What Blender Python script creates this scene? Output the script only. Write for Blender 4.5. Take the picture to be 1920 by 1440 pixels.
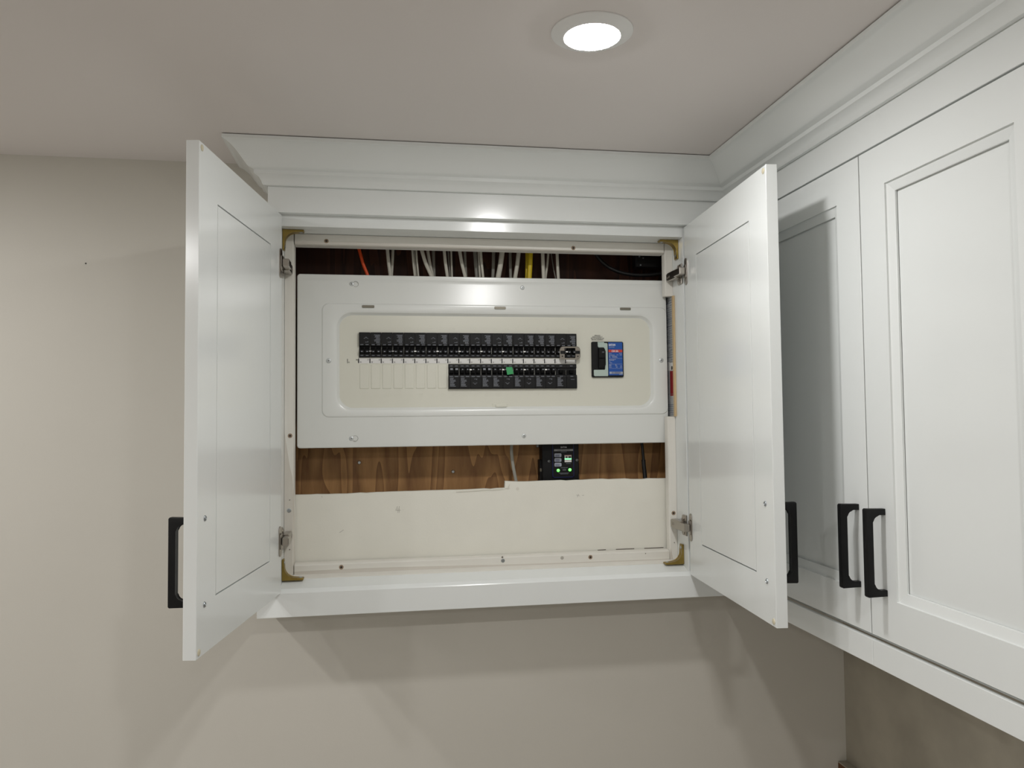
import bpy, bmesh, math, random
from mathutils import Vector, Matrix
random.seed(7)

for o in list(bpy.data.objects):
    bpy.data.objects.remove(o, do_unlink=True)
S = bpy.context.scene
COL = S.collection
Z0 = 1.855            # floor lies at z = 0; panel coordinates below count from the middle of the breaker panel

# ------------------------------------------------------------------ camera
F_PX = 1470.53
CAM = Vector((0.05772, -1.81659, -0.07001))
YAW, PIT, ROL = 0.16099, 0.04150, -0.01010
cam_d = bpy.data.cameras.new('camera')
cam_d.sensor_fit = 'HORIZONTAL'
cam_d.sensor_width = 36.0
cam_d.lens = F_PX / 1920.0 * 36.0
cam_d.clip_start = 0.02
cam = bpy.data.objects.new('camera', cam_d)
COL.objects.link(cam)
_cy, _sy, _cp, _sp, _cr, _sr = math.cos(YAW), math.sin(YAW), math.cos(PIT), math.sin(PIT), math.cos(ROL), math.sin(ROL)
_R = Vector((_cy, -_sy, 0)); _F = Vector((_sy*_cp, _cy*_cp, _sp)); _U = Vector((-_sy*_sp, -_cy*_sp, _cp))
_X = _R*_cr + _U*_sr; _Y = _U*_cr - _R*_sr
_M = Matrix((_X, _Y, -_F)).transposed().to_4x4()
_M.translation = CAM + Vector((0, 0, Z0))
cam.matrix_world = _M
S.camera = cam

# ------------------------------------------------------------------ world, exposure, lamp power
W = bpy.data.worlds.new('world'); S.world = W
W.use_nodes = True
W.node_tree.nodes['Background'].inputs[0].default_value = (0.9, 0.95, 1.0, 1)
W.node_tree.nodes['Background'].inputs[1].default_value = 0.0
S.view_settings.view_transform = 'Standard'
S.view_settings.look = 'None'
S.view_settings.exposure = 0.66
S.view_settings.gamma = 1.0
S.view_settings.use_curve_mapping = False
LAMP = 184.0
LAMP_COL = (1.0, 0.992, 0.988)
# x, y of each ceiling lamp; behind-camera and far-left ones are unseen, added as fill
LAMPS = [(0.3663, -0.698), (-1.05, -0.70), (0.36, -1.9), (-1.05, -1.9), (0.36, -3.3), (-1.05, -3.3), (-2.45, -0.70), (-2.45, -2.0), (-2.45, -3.3)]

# ------------------------------------------------------------------ materials
def newmat(name):
    m = bpy.data.materials.new(name); m.use_nodes = True
    nt = m.node_tree
    return m, nt, nt.nodes['Principled BSDF']
def srgb(r, g, b):
    f = lambda c: (c/255/12.92 if c/255 <= .04045 else ((c/255+.055)/1.055)**2.4)
    return (f(r), f(g), f(b), 1)
def plain(name, rgb, rough=.5, metal=0.0, bump=0.0, bscale=200.0, var=0.0, vscale=6.0, coat=0.0, spec=.5):
    m, nt, b = newmat(name)
    c = srgb(*rgb)
    b.inputs['Base Color'].default_value = c
    b.inputs['Roughness'].default_value = rough
    b.inputs['Metallic'].default_value = metal
    b.inputs['Specular IOR Level'].default_value = spec
    if coat: b.inputs['Coat Weight'].default_value = coat; b.inputs['Coat Roughness'].default_value = .15
    N = nt.nodes; L = nt.links
    tc = N.new('ShaderNodeTexCoord')
    if var:
        n = N.new('ShaderNodeTexNoise'); n.inputs['Scale'].default_value = vscale; n.inputs['Detail'].default_value = 5
        L.new(tc.outputs['Object'], n.inputs['Vector'])
        r = N.new('ShaderNodeValToRGB')
        r.color_ramp.elements[0].position = .3; r.color_ramp.elements[1].position = .7
        r.color_ramp.elements[0].color = tuple(x*(1-var) for x in c[:3])+(1,)
        r.color_ramp.elements[1].color = tuple(min(1, x*(1+var)) for x in c[:3])+(1,)
        L.new(n.outputs['Fac'], r.inputs['Fac']); L.new(r.outputs['Color'], b.inputs['Base Color'])
    if bump:
        n2 = N.new('ShaderNodeTexNoise'); n2.inputs['Scale'].default_value = bscale; n2.inputs['Detail'].default_value = 4
        L.new(tc.outputs['Object'], n2.inputs['Vector'])
        bp = N.new('ShaderNodeBump'); bp.inputs['Strength'].default_value = bump; bp.inputs['Distance'].default_value = .002
        L.new(n2.outputs['Fac'], bp.inputs['Height']); L.new(bp.outputs['Normal'], b.inputs['Normal'])
    return m
def wood(name, c0, c1, axis='X', scale=18.0, stretch=.06, rough=.6, dist=3.0, c2=None):
    m, nt, b = newmat(name); N = nt.nodes; L = nt.links
    tc = N.new('ShaderNodeTexCoord'); mp = N.new('ShaderNodeMapping')
    sc = [1, 1, 1]; sc['XYZ'.index(axis)] = stretch
    mp.inputs['Scale'].default_value = sc
    L.new(tc.outputs['Object'], mp.inputs['Vector'])
    n0 = N.new('ShaderNodeTexNoise'); n0.inputs['Scale'].default_value = scale*.45; n0.inputs['Detail'].default_value = 2
    n0.inputs['Distortion'].default_value = .6
    L.new(mp.outputs['Vector'], n0.inputs['Vector'])
    mu = N.new('ShaderNodeMath'); mu.operation = 'MULTIPLY'; mu.inputs[1].default_value = dist*5
    L.new(n0.outputs['Fac'], mu.inputs[0])
    si = N.new('ShaderNodeMath'); si.operation = 'FRACT'; L.new(mu.outputs[0], si.inputs[0])
    n = N.new('ShaderNodeTexNoise'); n.inputs['Scale'].default_value = scale*9; n.inputs['Detail'].default_value = 6
    L.new(mp.outputs['Vector'], n.inputs['Vector'])
    mx = N.new('ShaderNodeMath'); mx.operation = 'MULTIPLY_ADD'; mx.inputs[1].default_value = .62
    L.new(si.outputs[0], mx.inputs[0])
    m2 = N.new('ShaderNodeMath'); m2.operation = 'MULTIPLY'; m2.inputs[1].default_value = .4
    L.new(n.outputs['Fac'], m2.inputs[0]); L.new(m2.outputs[0], mx.inputs[2])
    r = N.new('ShaderNodeValToRGB'); r.color_ramp.elements[0].color = srgb(*c0); r.color_ramp.elements[1].color = srgb(*c1)
    r.color_ramp.elements[0].position = .12; r.color_ramp.elements[1].position = .9
    L.new(mx.outputs[0], r.inputs['Fac']); L.new(r.outputs['Color'], b.inputs['Base Color'])
    b.inputs['Roughness'].default_value = rough
    return m
def emit(name, rgb, k):
    m, nt, b = newmat(name)
    b.inputs['Base Color'].default_value = (.8, .8, .8, 1)
    b.inputs['Emission Color'].default_value = tuple(rgb)+(1,)
    b.inputs['Emission Strength'].default_value = k
    return m

M = {}
M['cab'] = plain('cabinet_white_paint', (232, 235, 233), .19, bump=.012, bscale=60)
M['ceil'] = plain('ceiling_paint', (226, 220, 216), .8, bump=.05, bscale=260)
M['wall'] = plain('greige_wall_paint', (203, 199, 189), .62, bump=.06, bscale=320, var=.015, vscale=3)
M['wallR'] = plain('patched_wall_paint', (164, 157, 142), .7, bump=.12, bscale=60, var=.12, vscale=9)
M['white_wall'] = plain('white_wall_paint', (236, 235, 233), .6, bump=.05, bscale=300)
M['primer'] = plain('drywall_primer', (231, 229, 218), .75, bump=.06, bscale=300, var=.02, vscale=12)
M['gyp'] = plain('torn_drywall_edge', (220, 216, 205), .9, bump=.3, bscale=400)
M['floor'] = wood('floor_planks', (196, 193, 190), (212, 210, 208), 'Y', 6, .1, .45)
M['pine'] = wood('whitewashed_pine', (208, 202, 192), (232, 230, 222), 'X', 9, .05, .6, 1.2)
M['pinev'] = wood('whitewashed_pine_upright', (206, 200, 189), (232, 230, 222), 'Z', 9, .05, .6, 1.2)
M['raw'] = wood('raw_wood', (196, 168, 124), (214, 190, 150), 'Z', 12, .05, .7, 1.0)
M['rimwood'] = plain('countersunk_wood', (150, 128, 106), .7)
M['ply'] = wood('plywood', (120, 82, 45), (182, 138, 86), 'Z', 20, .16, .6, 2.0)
M['ply_shade'] = wood('shade_darkened_plywood', (52, 27, 17), (96, 54, 34), 'Z', 26, .10, .6, 1.5)  # plywood brown darkened, shade of the cavity put into the colour
M['stud'] = wood('framing_lumber', (120, 84, 52), (160, 120, 80), 'Z', 10, .06, .7, 1.5)
M['dark'] = plain('dark_wood', (96, 62, 30), .7, var=.2, vscale=20)
M['steel'] = plain('panel_cover_enamel', (226, 228, 224), .255)
M['field'] = plain('panel_field_enamel', (220, 219, 206), .3)
M['box'] = plain('grey_enclosure_steel', (150, 152, 152), .45)
M['blk'] = plain('black_breaker_plastic', (10, 11, 13), .5, spec=.3)
M['blk2'] = plain('black_toggle_plastic', (7, 7, 8), .5, spec=.25)
M['hblk'] = plain('matte_black_metal', (6, 6, 7), .42, spec=.3)
M['nick'] = plain('nickel', (172, 166, 158), .28, 1.0)
M['zinc'] = plain('zinc_screw', (176, 182, 186), .3, 1.0)
M['pale_zinc'] = plain('pale_zinc', (206, 210, 210), .42, .6)
M['keyrim'] = plain('keyhole_shade', (168, 168, 162), .5)
M['dkscrew'] = plain('dark_screw_recess', (46, 38, 30), .6)
M['brass'] = plain('yellow_zinc_plate', (158, 136, 76), .34, 1.0, var=.15, vscale=60)
M['slot'] = plain('bare_steel_slot', (128, 124, 112), .4, .8)
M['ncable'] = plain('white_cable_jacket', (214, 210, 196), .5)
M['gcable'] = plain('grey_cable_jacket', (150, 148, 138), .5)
M['ycable'] = plain('yellow_cable_jacket', (226, 196, 30), .45)
M['ocable'] = plain('orange_cable_jacket', (236, 84, 24), .45)
M['bcable'] = plain('black_cable_jacket', (16, 15, 15), .5)
M['tape'] = plain('green_tape', (58, 158, 96), .55, bump=.1, bscale=500)
M['white'] = plain('white_plastic', (240, 240, 238), .45)
M['prn'] = plain('pale_print', (132, 136, 144), .6)
M['prnb'] = plain('bright_print', (226, 228, 232), .6)
M['ink'] = plain('black_ink', (24, 24, 24), .6)
M['greyink'] = plain('grey_ink', (66, 66, 64), .6)
M['pencil'] = plain('pencil_mark', (176, 172, 162), .8)
M['strip'] = plain('white_number_strip', (226, 225, 222), .5)
M['bez'] = plain('pale_green_bezel', (178, 194, 186), .4)
M['blue'] = plain('blue_label', (18, 78, 160), .4)
M['red'] = plain('red_label', (196, 58, 44), .4)
M['label'] = plain('silver_grey_label', (176, 178, 178), .5, var=.14, vscale=120)
M['dred'] = plain('dark_red_print', (140, 28, 34), .5)
M['tag'] = plain('grey_tag', (172, 178, 190), .5)
M['navy'] = plain('navy_trim', (14, 28, 84), .4)
M['led'] = emit('green_led', (.02, 1.0, .01), 1.3)
M['scr'] = emit('lit_green_line', (.1, 1.0, .3), 1.2)
M['bump'] = plain('clear_rubber_bumper', (214, 206, 180), .3)
M['lens'] = emit('lamp_lens', LAMP_COL, LAMP*1.28)
M['lens_dim'] = emit('lamp_lens_dimmer', LAMP_COL, LAMP*.80)
M['trim'] = plain('lamp_trim_white', (236, 236, 234), .4)
M['caulk'] = plain('dark_joint', (120, 114, 104), .8)

# ------------------------------------------------------------------ helpers
ORI = {}
def V3(*a): return Vector(a)
def finish(o, parent, org):
    """org: panel coordinates of the object's own origin"""
    ORI[o.name] = org
    if parent is None:
        o.location = org + Vector((0, 0, Z0))
    else:
        o.parent = parent
        o.location = org - ORI[parent.name]
    COL.objects.link(o)
def thing(name, label, cat, loc, group=None):
    o = bpy.data.objects.new(name, None)
    o.empty_display_size = .05
    finish(o, None, Vector(loc))
    o['label'] = label; o['category'] = cat
    if group: o['group'] = group
    return o
def part(name, bm, mat, parent=None, label=None, smooth=None, recalc=True):
    """turn a bmesh given in panel coordinates into one mesh object"""
    if recalc: bmesh.ops.recalc_face_normals(bm, faces=bm.faces)
    lo = Vector((1e9,)*3); hi = -lo
    for v in bm.verts:
        for i in range(3):
            lo[i] = min(lo[i], v.co[i]); hi[i] = max(hi[i], v.co[i])
    org = (lo+hi)/2
    bmesh.ops.translate(bm, verts=bm.verts, vec=-org)
    me = bpy.data.meshes.new(name)
    bm.to_mesh(me); bm.free()
    if smooth is not None:
        for p in me.polygons: p.use_smooth = True
        me.set_sharp_from_angle(angle=math.radians(smooth))
    ms = mat if isinstance(mat, (list, tuple)) else [mat]
    for m in ms: me.materials.append(m if not isinstance(m, str) else M[m])
    o = bpy.data.objects.new(name, me)
    finish(o, parent, org)
    if label: o['label'] = label
    return o
def stuff(o): o['kind'] = 'stuff'; return o
def tagit(o, label, cat, group=None):
    o['label'] = label; o['category'] = cat
    if group: o['group'] = group
    return o
def struct(name, bm, mat):
    o = part(name, bm, mat); o['kind'] = 'structure'; return o
def dup(o, parent, shift, name=None):
    c = o.copy(); COL.objects.link(c)
    org = ORI[o.name] + Vector(shift)
    ORI[c.name] = org
    c.parent = parent
    c.location = org - ORI[parent.name] if parent else org + Vector((0, 0, Z0))
    return c
def bm_new(): return bmesh.new()
def box(bm, x0, x1, y0, y1, z0, z1, bev=0.0, seg=1, mi=0):
    vs = [bm.verts.new((x, y, z)) for x in (x0, x1) for y in (y0, y1) for z in (z0, z1)]
    idx = [(0,1,3,2),(4,6,7,5),(0,4,5,1),(2,3,7,6),(0,2,6,4),(1,5,7,3)]
    fs = [bm.faces.new([vs[i] for i in f]) for f in idx]
    for f in fs: f.material_index = mi
    if bev:
        es = list({e for f in fs for e in f.edges})
        bmesh.ops.bevel(bm, geom=es, offset=bev, segments=seg, profile=.5, affect='EDGES')
    return bm
def B(*a, **k): return box(bm_new(), *a, **k)
def prism(bm, pts, axis, a0, a1, bev=0.0, seg=1):
    """extrude a polygon. axis 0: pts=(y,z), 1: pts=(x,z), 2: pts=(x,y)"""
    def mk(p, a):
        if axis == 0: return (a, p[0], p[1])
        if axis == 1: return (p[0], a, p[1])
        return (p[0], p[1], a)
    A = [bm.verts.new(mk(p, a0)) for p in pts]; C = [bm.verts.new(mk(p, a1)) for p in pts]
    n = len(pts)
    fs = [bm.faces.new(A), bm.faces.new(C[::-1])]
    for i in range(n): fs.append(bm.faces.new((A[i], A[(i+1) % n], C[(i+1) % n], C[i])))
    if bev:
        es = list(fs[0].edges)+list(fs[1].edges)
        bmesh.ops.bevel(bm, geom=es, offset=bev, segments=seg, profile=.5, affect='EDGES')
    return bm
def P(*a, **k): return prism(bm_new(), *a, **k)
def loft(bm, loops, closed=False, cap0=False, cap1=False, mi=None):
    rings = [[bm.verts.new(p) for p in l] for l in loops]
    n = len(rings[0])
    R = len(rings)
    for i in range(R if closed else R-1):
        a, b = rings[i], rings[(i+1) % R]
        for j in range(n):
            f = bm.faces.new((a[j], a[(j+1) % n], b[(j+1) % n], b[j]))
            if mi: f.material_index = mi[i]
    if cap0: bm.faces.new(rings[0][::-1])
    if cap1:
        f = bm.faces.new(rings[-1])
        if mi: f.material_index = mi[-1]
    return bm
def rrect(x0, x1, z0, z1, r, n=6):
    pts = []
    for cx, cz, a0 in ((x1-r, z1-r, 0), (x0+r, z1-r, 90), (x0+r, z0+r, 180), (x1-r, z0+r, 270)):
        for k in range(n+1):
            a = math.radians(a0+90*k/n); pts.append((cx+r*math.cos(a), cz+r*math.sin(a)))
    return pts
def disc(bm, c, r, n=20, axis=1, depth=.001, bev=0.0):
    """short cylinder whose front faces -axis, c = centre of the back"""
    pts = [(r*math.cos(2*math.pi*i/n), r*math.sin(2*math.pi*i/n)) for i in range(n)]
    def mk(p, d):
        if axis == 1: return (c[0]+p[0], c[1]-d, c[2]+p[1])
        if axis == 0: return (c[0]-d, c[1]+p[0], c[2]+p[1])
        return (c[0]+p[0], c[1]+p[1], c[2]-d)
    loops = [[mk(p, 0) for p in pts], [mk(p, depth*.6) for p in pts], [mk((p[0]*.75, p[1]*.75), depth) for p in pts]]
    loft(bm, loops, cap0=True, cap1=True)
    return bm
def tube(bm, path, r, n=8, sx=1.0, up=None):
    """round or flattened (sx) tube along a smoothed path"""
    pts = [Vector(p) for p in path]
    out = []
    for i in range(len(pts)-1):            # Catmull-Rom
        p0 = pts[max(i-1, 0)]; p1 = pts[i]; p2 = pts[i+1]; p3 = pts[min(i+2, len(pts)-1)]
        K = 6
        for k in range(K):
            t = k/K
            out.append(.5*((2*p1)+(-p0+p2)*t+(2*p0-5*p1+4*p2-p3)*t*t+(-p0+3*p1-3*p2+p3)*t**3))
    out.append(pts[-1])
    loops = []
    for i, p in enumerate(out):
        t = (out[min(i+1, len(out)-1)]-out[max(i-1, 0)]).normalized()
        y = Vector((0, 1, 0)) if up is None else Vector(up)
        a = t.cross(y)
        if a.length < 1e-4: a = Vector((1, 0, 0))
        a.normalize(); b = a.cross(t).normalized()
        loops.append([p+a*(r*sx*math.cos(2*math.pi*k/n))+b*(r*math.sin(2*math.pi*k/n)) for k in range(n)])
    loft(bm, loops, cap0=True, cap1=True)
    return bm
def text_bm(txt, size, origin, align='LEFT', mirror=False, rot=None, depth=.0002, xs=1.0, bold=0.0):
    """flat print that reads along +x, upright in z, facing -y; origin in panel coordinates"""
    cu = bpy.data.curves.new('print', 'FONT')
    cu.body = txt; cu.size = size; cu.align_x = align; cu.extrude = depth; cu.resolution_u = 2
    cu.offset = bold
    o = bpy.data.objects.new('print_tmp', cu)
    COL.objects.link(o)
    dg = bpy.context.evaluated_depsgraph_get()
    me = bpy.data.meshes.new_from_object(o.evaluated_get(dg))
    bm = bm_new(); bm.from_mesh(me)
    bpy.data.objects.remove(o, do_unlink=True); bpy.data.curves.remove(cu); bpy.data.meshes.remove(me)
    for v in bm.verts:
        x, y, z = v.co
        x *= xs
        if rot: x, y = x*math.cos(rot)-y*math.sin(rot), x*math.sin(rot)+y*math.cos(rot)
        v.co = Vector((origin[0]+x, origin[1]-z, origin[2]+y))
    return bm
def merge(a, b):
    me = bpy.data.meshes.new('t'); b.to_mesh(me); b.free(); a.from_mesh(me); bpy.data.meshes.remove(me); return a
def xf(bm, mat):
    bmesh.ops.transform(bm, matrix=mat, verts=bm.verts); return bm
def bar(bm, p, q, w, y, d=.0003):
    """thin printed bar in an xz plane from p to q"""
    p = Vector((p[0], p[1])); q = Vector((q[0], q[1])); t = (q-p).normalized(); n = Vector((-t.y, t.x))*w/2
    prism(bm, [p+n, q+n, q-n, p-n], 1, y-d, y)
    return bm

# ------------------------------------------------------------------ fixed measures (panel coordinates, metres)
XC = .8474        # front plane of the right-hand cabinet doors
YF = -.116        # front plane of the frieze over the panel cabinet
DT, DB = .3631, -.4327   # top and bottom of all cabinet doors
FRZ = .4223       # underside of the crown
ZC = .5051        # ceiling
RLB = -.4842      # underside of light rails
YW = .002         # face of the back wall
XR = 1.1807       # face of the right wall
ZFL = -Z0

# ------------------------------------------------------------------ room shell
YB, XL = -4.4, -3.3
bm = bm_new()
hx0, hx1, hz0, hz1 = -.165, .770, -.440, .400       # hole cut in the drywall inside the cabinet
box(bm, XL, hx0, YW, YW+.012, ZFL, ZC); box(bm, hx1, XR, YW, YW+.012, ZFL, ZC)
box(bm, hx0, hx1, YW, YW+.012, ZFL, hz0); box(bm, hx0, hx1, YW, YW+.012, hz1, ZC)
struct('wall_back', bm, 'wall')
struct('wall_right', B(XR, XR+.012, YB, YW+.012, ZFL, ZC), 'wallR')
struct('wall_left', B(XL-.012, XL, YB, YW+.012, ZFL, ZC), 'wall')
struct('wall_front', B(XL, XR, YB-.012, YB, ZFL, ZC), 'wall')
struct('floor', B(XL, XR, YB, YW, ZFL-.02, ZFL), 'floor')
# ceiling with round cut-outs is not needed: the lamps are surface discs
struct('ceiling', B(XL-.012, XR+.012, YB-.012, YW+.14, ZC, ZC+.02), 'ceil')

# wall cavity: plywood at the back, framing lumber round it
ply = thing('plywood_board', 'brown plywood board at the back of the wall cavity behind the breaker panel', 'board', (.3, .09, -.02))
part('board', B(-.24, .86, .088, .106, -.50, .215), 'ply', ply)
part('board', B(-.24, .86, .1300, .148, .2152, .46), 'ply_shade', ply, 'upper board coloured darker red-brown for cavity shade')  # split off in the darkened brown to imitate shade above the panel
for x, z in ((-.0024, -.1754), (.2198, -.2016), (.4284, -.1430)):
    b = bm_new(); disc(b, (x, .088, z), .0042, 16, 1, .006)
    part('screw', b, 'zinc', ply)
fr = thing('wall_framing', 'brown framing lumber lining the opening in the wall around the breaker panel', 'framing', (.3, .05, -.5))
part('stud', B(-.203, -.165, .0145, .0875, -.50, .46), 'ply_shade', fr)
part('stud', B(.770, .808, .0145, .0875, -.50, .46), 'ply_shade', fr)
part('header', B(-.163, .768, .0145, .1290, .402, .44), 'ply_shade', fr)
part('footer', B(-.163, .768, .0145, .0875, -.48, -.442), 'stud', fr)

# lower drywall piece left in the opening, with its ragged, stepped top edge
pts = [(-.163, -.438), (.7410, -.438), (.7410, -.2235)]
x = .728
random.seed(3)
while x > .345:
    pts.append((x, -.2225+random.uniform(-.0012, .0012)+(.0015 if .53 < x < .58 else 0))); x -= random.uniform(.012, .03)
pts += [(.3345, -.2205), (.3335, -.2362), (.329, -.2366)]
x = .315
while x > -.15:
    pts.append((x, -.2372-.004*(.33-x)/.48+random.uniform(-.0009, .0009))); x -= random.uniform(.012, .03)
pts.append((-.163, -.2415))
dw = thing('drywall_patch', 'cream primed drywall piece with a ragged stepped top edge under the breaker panel', 'drywall', (.3, YW, -.43))
part('sheet', P(pts, 1, YW+.001, YW+.0125), 'primer', dw)
b = bm_new(); disc(b, (.3641, YW+.001, -.239), .0038, 18, 1, .0006); part('nail_dimple', b, 'gyp', dw)
b = bm_new()
for x0, z0, x1, z1 in ((.3335, -.2365, .345, -.238), (.30, -.2405, .330, -.2385), (.22, -.2425, .30, -.2395), (.345, -.2285, .3415, -.2365)):
    bar(b, (x0, z0), (x1, z1), .0022, YW+.001, .0012)
tpp = part('torn_paper', b, 'gyp', dw); tpp['kind'] = 'stuff'
b = bm_new()
for p, q in (((.0855, -.272), (.0815, -.281)), ((.0815, -.281), (.0925, -.281)), ((.0895, -.2715), (.0895, -.2865)), ((.0865, -.2755), (.0865, -.2868)), ((.098, -.280), (.0988, -.2806)),
             ((-.044, -.3275), (-.035, -.3215)), ((.505, -.257), (.513, -.2595)), ((.507, -.2625), (.5105, -.2555)), ((.519, -.2585), (.5235, -.258)), ((-.083, -.2445), (-.0822, -.2475))):
    bar(b, p, q, .0009, YW+.001, .0002)
pm = part('pencil_marks', b, 'pencil', dw); pm['kind'] = 'stuff'
for x0, x1 in ((.555, .575), (.60, .645), (.67, .718)):
    part('joint_gap', bar(bm_new(), (x0, -.3885), (x1, -.3883), .0016, YW+.001, .0012), 'caulk', dw)

# wooden strip low on the right wall, next to the corner
ws = bm_new(); box(ws, 1.1580, XR-.0002, -.9, YW-.0002, -1.20, -.9300)
tagit(part('wood_backing', ws, 'dark'), 'dark brown wood backing low on the right wall beside the room corner', 'board')
b = B(1.1575, XR-.0002, -.9, YW-.0002, -.9298, -.9268, bev=.0008)
tagit(part('plaster_edge', b, 'wallR'), 'thin greige plaster edge lying along the top of the dark wood backing', 'plaster')

# ------------------------------------------------------------------ ceiling lamps
def lamp(x, y, label):
    t = thing('recessed_light', label, 'ceiling light', (x, y, ZC), 'recessed lights in the ceiling')
    n = 48
    prof = [(.0615, 0), (.0613, -.0016), (.0600, -.0026), (.0440, -.0082), (.0424, -.0084), (.0416, -.0078), (.0416, 0)]
    loops = [[(x+r*math.cos(2*math.pi*i/n), y+r*math.sin(2*math.pi*i/n), ZC+z-.0002) for i in range(n)] for r, z in prof]
    part('trim_ring', loft(bm_new(), loops), 'trim', t, smooth=40)
    prof = [(.0415, -.0080), (.0405, -.0091), (.036, -.0099), (.026, -.0107), (.012, -.0112), (.002, -.0113)]
    loops = [[(x+r*math.cos(2*math.pi*i/n), y+r*math.sin(2*math.pi*i/n), ZC+z) for i in range(n)] for r, z in prof]
    part('lens', loft(bm_new(), loops, cap1=True), 'lens_dim' if 'above the breaker' in label else 'lens', t, 'glowing white lens', smooth=60)
    return t
LL = ['round white recessed light glowing in the ceiling above the breaker cabinet',
      'round white recessed light in the ceiling left of the breaker cabinet',
      'round white recessed light in the ceiling over the camera, toward the right',
      'round white recessed light in the ceiling over the camera, toward the left',
      'added unseen fill light in the ceiling behind the camera on the right',  # from here on: unseen lamps added to lift the ambient light
      'added unseen fill light in the ceiling behind the camera in the middle',
      'added unseen fill light in the ceiling at the far left by the back wall',
      'added unseen fill light in the ceiling at the far left beside the camera',
      'added unseen fill light in the ceiling at the far left behind the camera']
for i, (x, y) in enumerate(LAMPS): lamp(x, y, LL[i])

# ------------------------------------------------------------------ crown moulding (one mitred run)
prof = [(.0005, FRZ), (.0085, FRZ), (.0098, .4240), (.0120, .4300), (.0160, .4365), (.0235, .4415), (.0247, .4421), (.0249, .4495), (.0262, .4503), (.0335, .4525),
        (.0365, .4550), (.0400, .4595), (.0429, .4634), (.0470, .4690), (.0515, .4750), (.0580, .4825), (.0650, .4890), (.0700, .4925), (.0736, .4945), (.0770, .4953), (.0785, .4962), (.0785, ZC-.0018), (.0005, ZC-.0018)]
XF0 = -.1852      # left end of the frieze
XCR = XC
YEND = -1.06
def sec(kind):
    r = []
    for p, z in prof:
        if kind == 'wall': r.append((XF0-p, YW-.0005, z))
        if kind == 'c1': r.append((XF0-p, YF-p, z))
        if kind == 'c2': r.append((XCR-p, YF-p, z))
        if kind == 'end': r.append((XCR-p, YEND, z))
    return r
cr = thing('crown_moulding', 'white crown moulding mitred around the top of both cabinets against the ceiling', 'moulding', (.3, YF, FRZ))
for nm, a, c in (('crown_return', 'wall', 'c1'), ('crown_length', 'c1', 'c2'), ('crown_length', 'c2', 'end')):
    part(nm, loft(bm_new(), [sec(a), sec(c)], cap0=True, cap1=True), 'cab', cr, smooth=28)

# ------------------------------------------------------------------ door builder (local: x 0..W from hinge side, y 0 front .. .02 back, z)
def frame_loops(Wd, z0, z1, fw, prof):
    loops = []
    for ins, d in prof:
        loops.append([(ins, d, z0+ins), (Wd-ins, d, z0+ins), (Wd-ins, d, z1-ins), (ins, d, z1-ins)])
    return loops
TH = .0205
def make_door(cab, mat, Wd, label, hand_u, hinge_z=(), bumpers=True, screws=True, open_back=True, hz=(-.2235, -.3625)):
    z0, z1 = DB, DT
    prof = [(.0006, 0), (.0658, 0), (.0661, .0030), (.0670, .0034), (.0812, .0066), (.0820, .0070), (.0820, .0104), (.0790, .0110), (.0790, TH), (.0006, TH), (0, TH-.0006), (0, .0006)]
    bm = loft(bm_new(), frame_loops(Wd, z0, z1, .066, prof), closed=True)
    d = part('door', xf(bm, mat), 'cab', cab, label)
    i = .0813
    part('door_panel', xf(B(i, Wd-i, .0114, TH, z0+i, z1-i, bev=.0004), mat), 'cab', d)
    # bow handle: outline in depth and height, pulled through its width
    zt, zb = hz; pr = .034; t = .0115
    o = [(0, zt), (-pr+.002, zt+.0008), (-pr, zt-.0012), (-pr, zb+.0012), (-pr+.002, zb-.0008), (0, zb), (0, zb+.0098)]
    r = .011
    ix = -pr+t; 
    o += [(ix+r, zb+.0098)] + [(ix+r-r*math.sin(a), zb+.0098+r-r*math.cos(a)) for a in [math.pi/2*k/6 for k in range(1, 7)]]
    o += [(ix+r-r*math.cos(a), zt-.0098-r+r*math.sin(a)) for a in [math.pi/2*k/6 for k in range(0, 7)]]
    o += [(0, zt-.0098)]
    bm = prism(bm_new(), o, 0, hand_u-.0056, hand_u+.0056, bev=.0012, seg=2)
    part('handle', xf(bm, mat), 'hblk', d, 'matte black bow handle', smooth=40)
    if screws:
        for z in (zt-.0015, zb+.0035):
            b = bm_new()
            n = 14; rr = [(.0046, TH), (.0046, TH+.0008), (.0036, TH+.0020), (.0016, TH+.0024), (.0012, TH+.0014)]
            loft(b, [[(hand_u+q*math.cos(2*math.pi*k/n), dd, z+q*math.sin(2*math.pi*k/n)) for k in range(n)] for q, dd in rr], cap0=True, cap1=True)
            part('handle_screw', xf(b, mat), 'zinc', d, smooth=40)
    if bumpers:
        for z in (z1-.009, z0+.009):
            b = bm_new(); n = 16; rr = [(.0052, TH), (.0050, TH+.0010), (.0030, TH+.0018)]
            loft(b, [[(Wd-.010+q*math.cos(2*math.pi*k/n), dd, z+q*math.sin(2*math.pi*k/n)) for k in range(n)] for q, dd in rr], cap0=True, cap1=True)
            part('bumper', xf(b, mat), 'bump', d, smooth=40)
    return d
def door_matrix(hinge, free, front_sign):
    """inner (back) face runs hinge -> free; front lies on the side given by front_sign * left normal"""
    h = Vector((hinge[0], hinge[1], 0)); f = Vector((free[0], free[1], 0))
    u = (f-h).normalized(); n = Vector((-u.y, u.x, 0))*front_sign     # outward (front) normal
    yv = -n                                                           # local +y runs from front to back
    m = Matrix(((u.x, yv.x, 0, 0), (u.y, yv.y, 0, 0), (0, 0, 1, 0), (0, 0, 0, 1)))
    org = h + n*TH
    m.translation = org
    return m, (f-h).length

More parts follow.
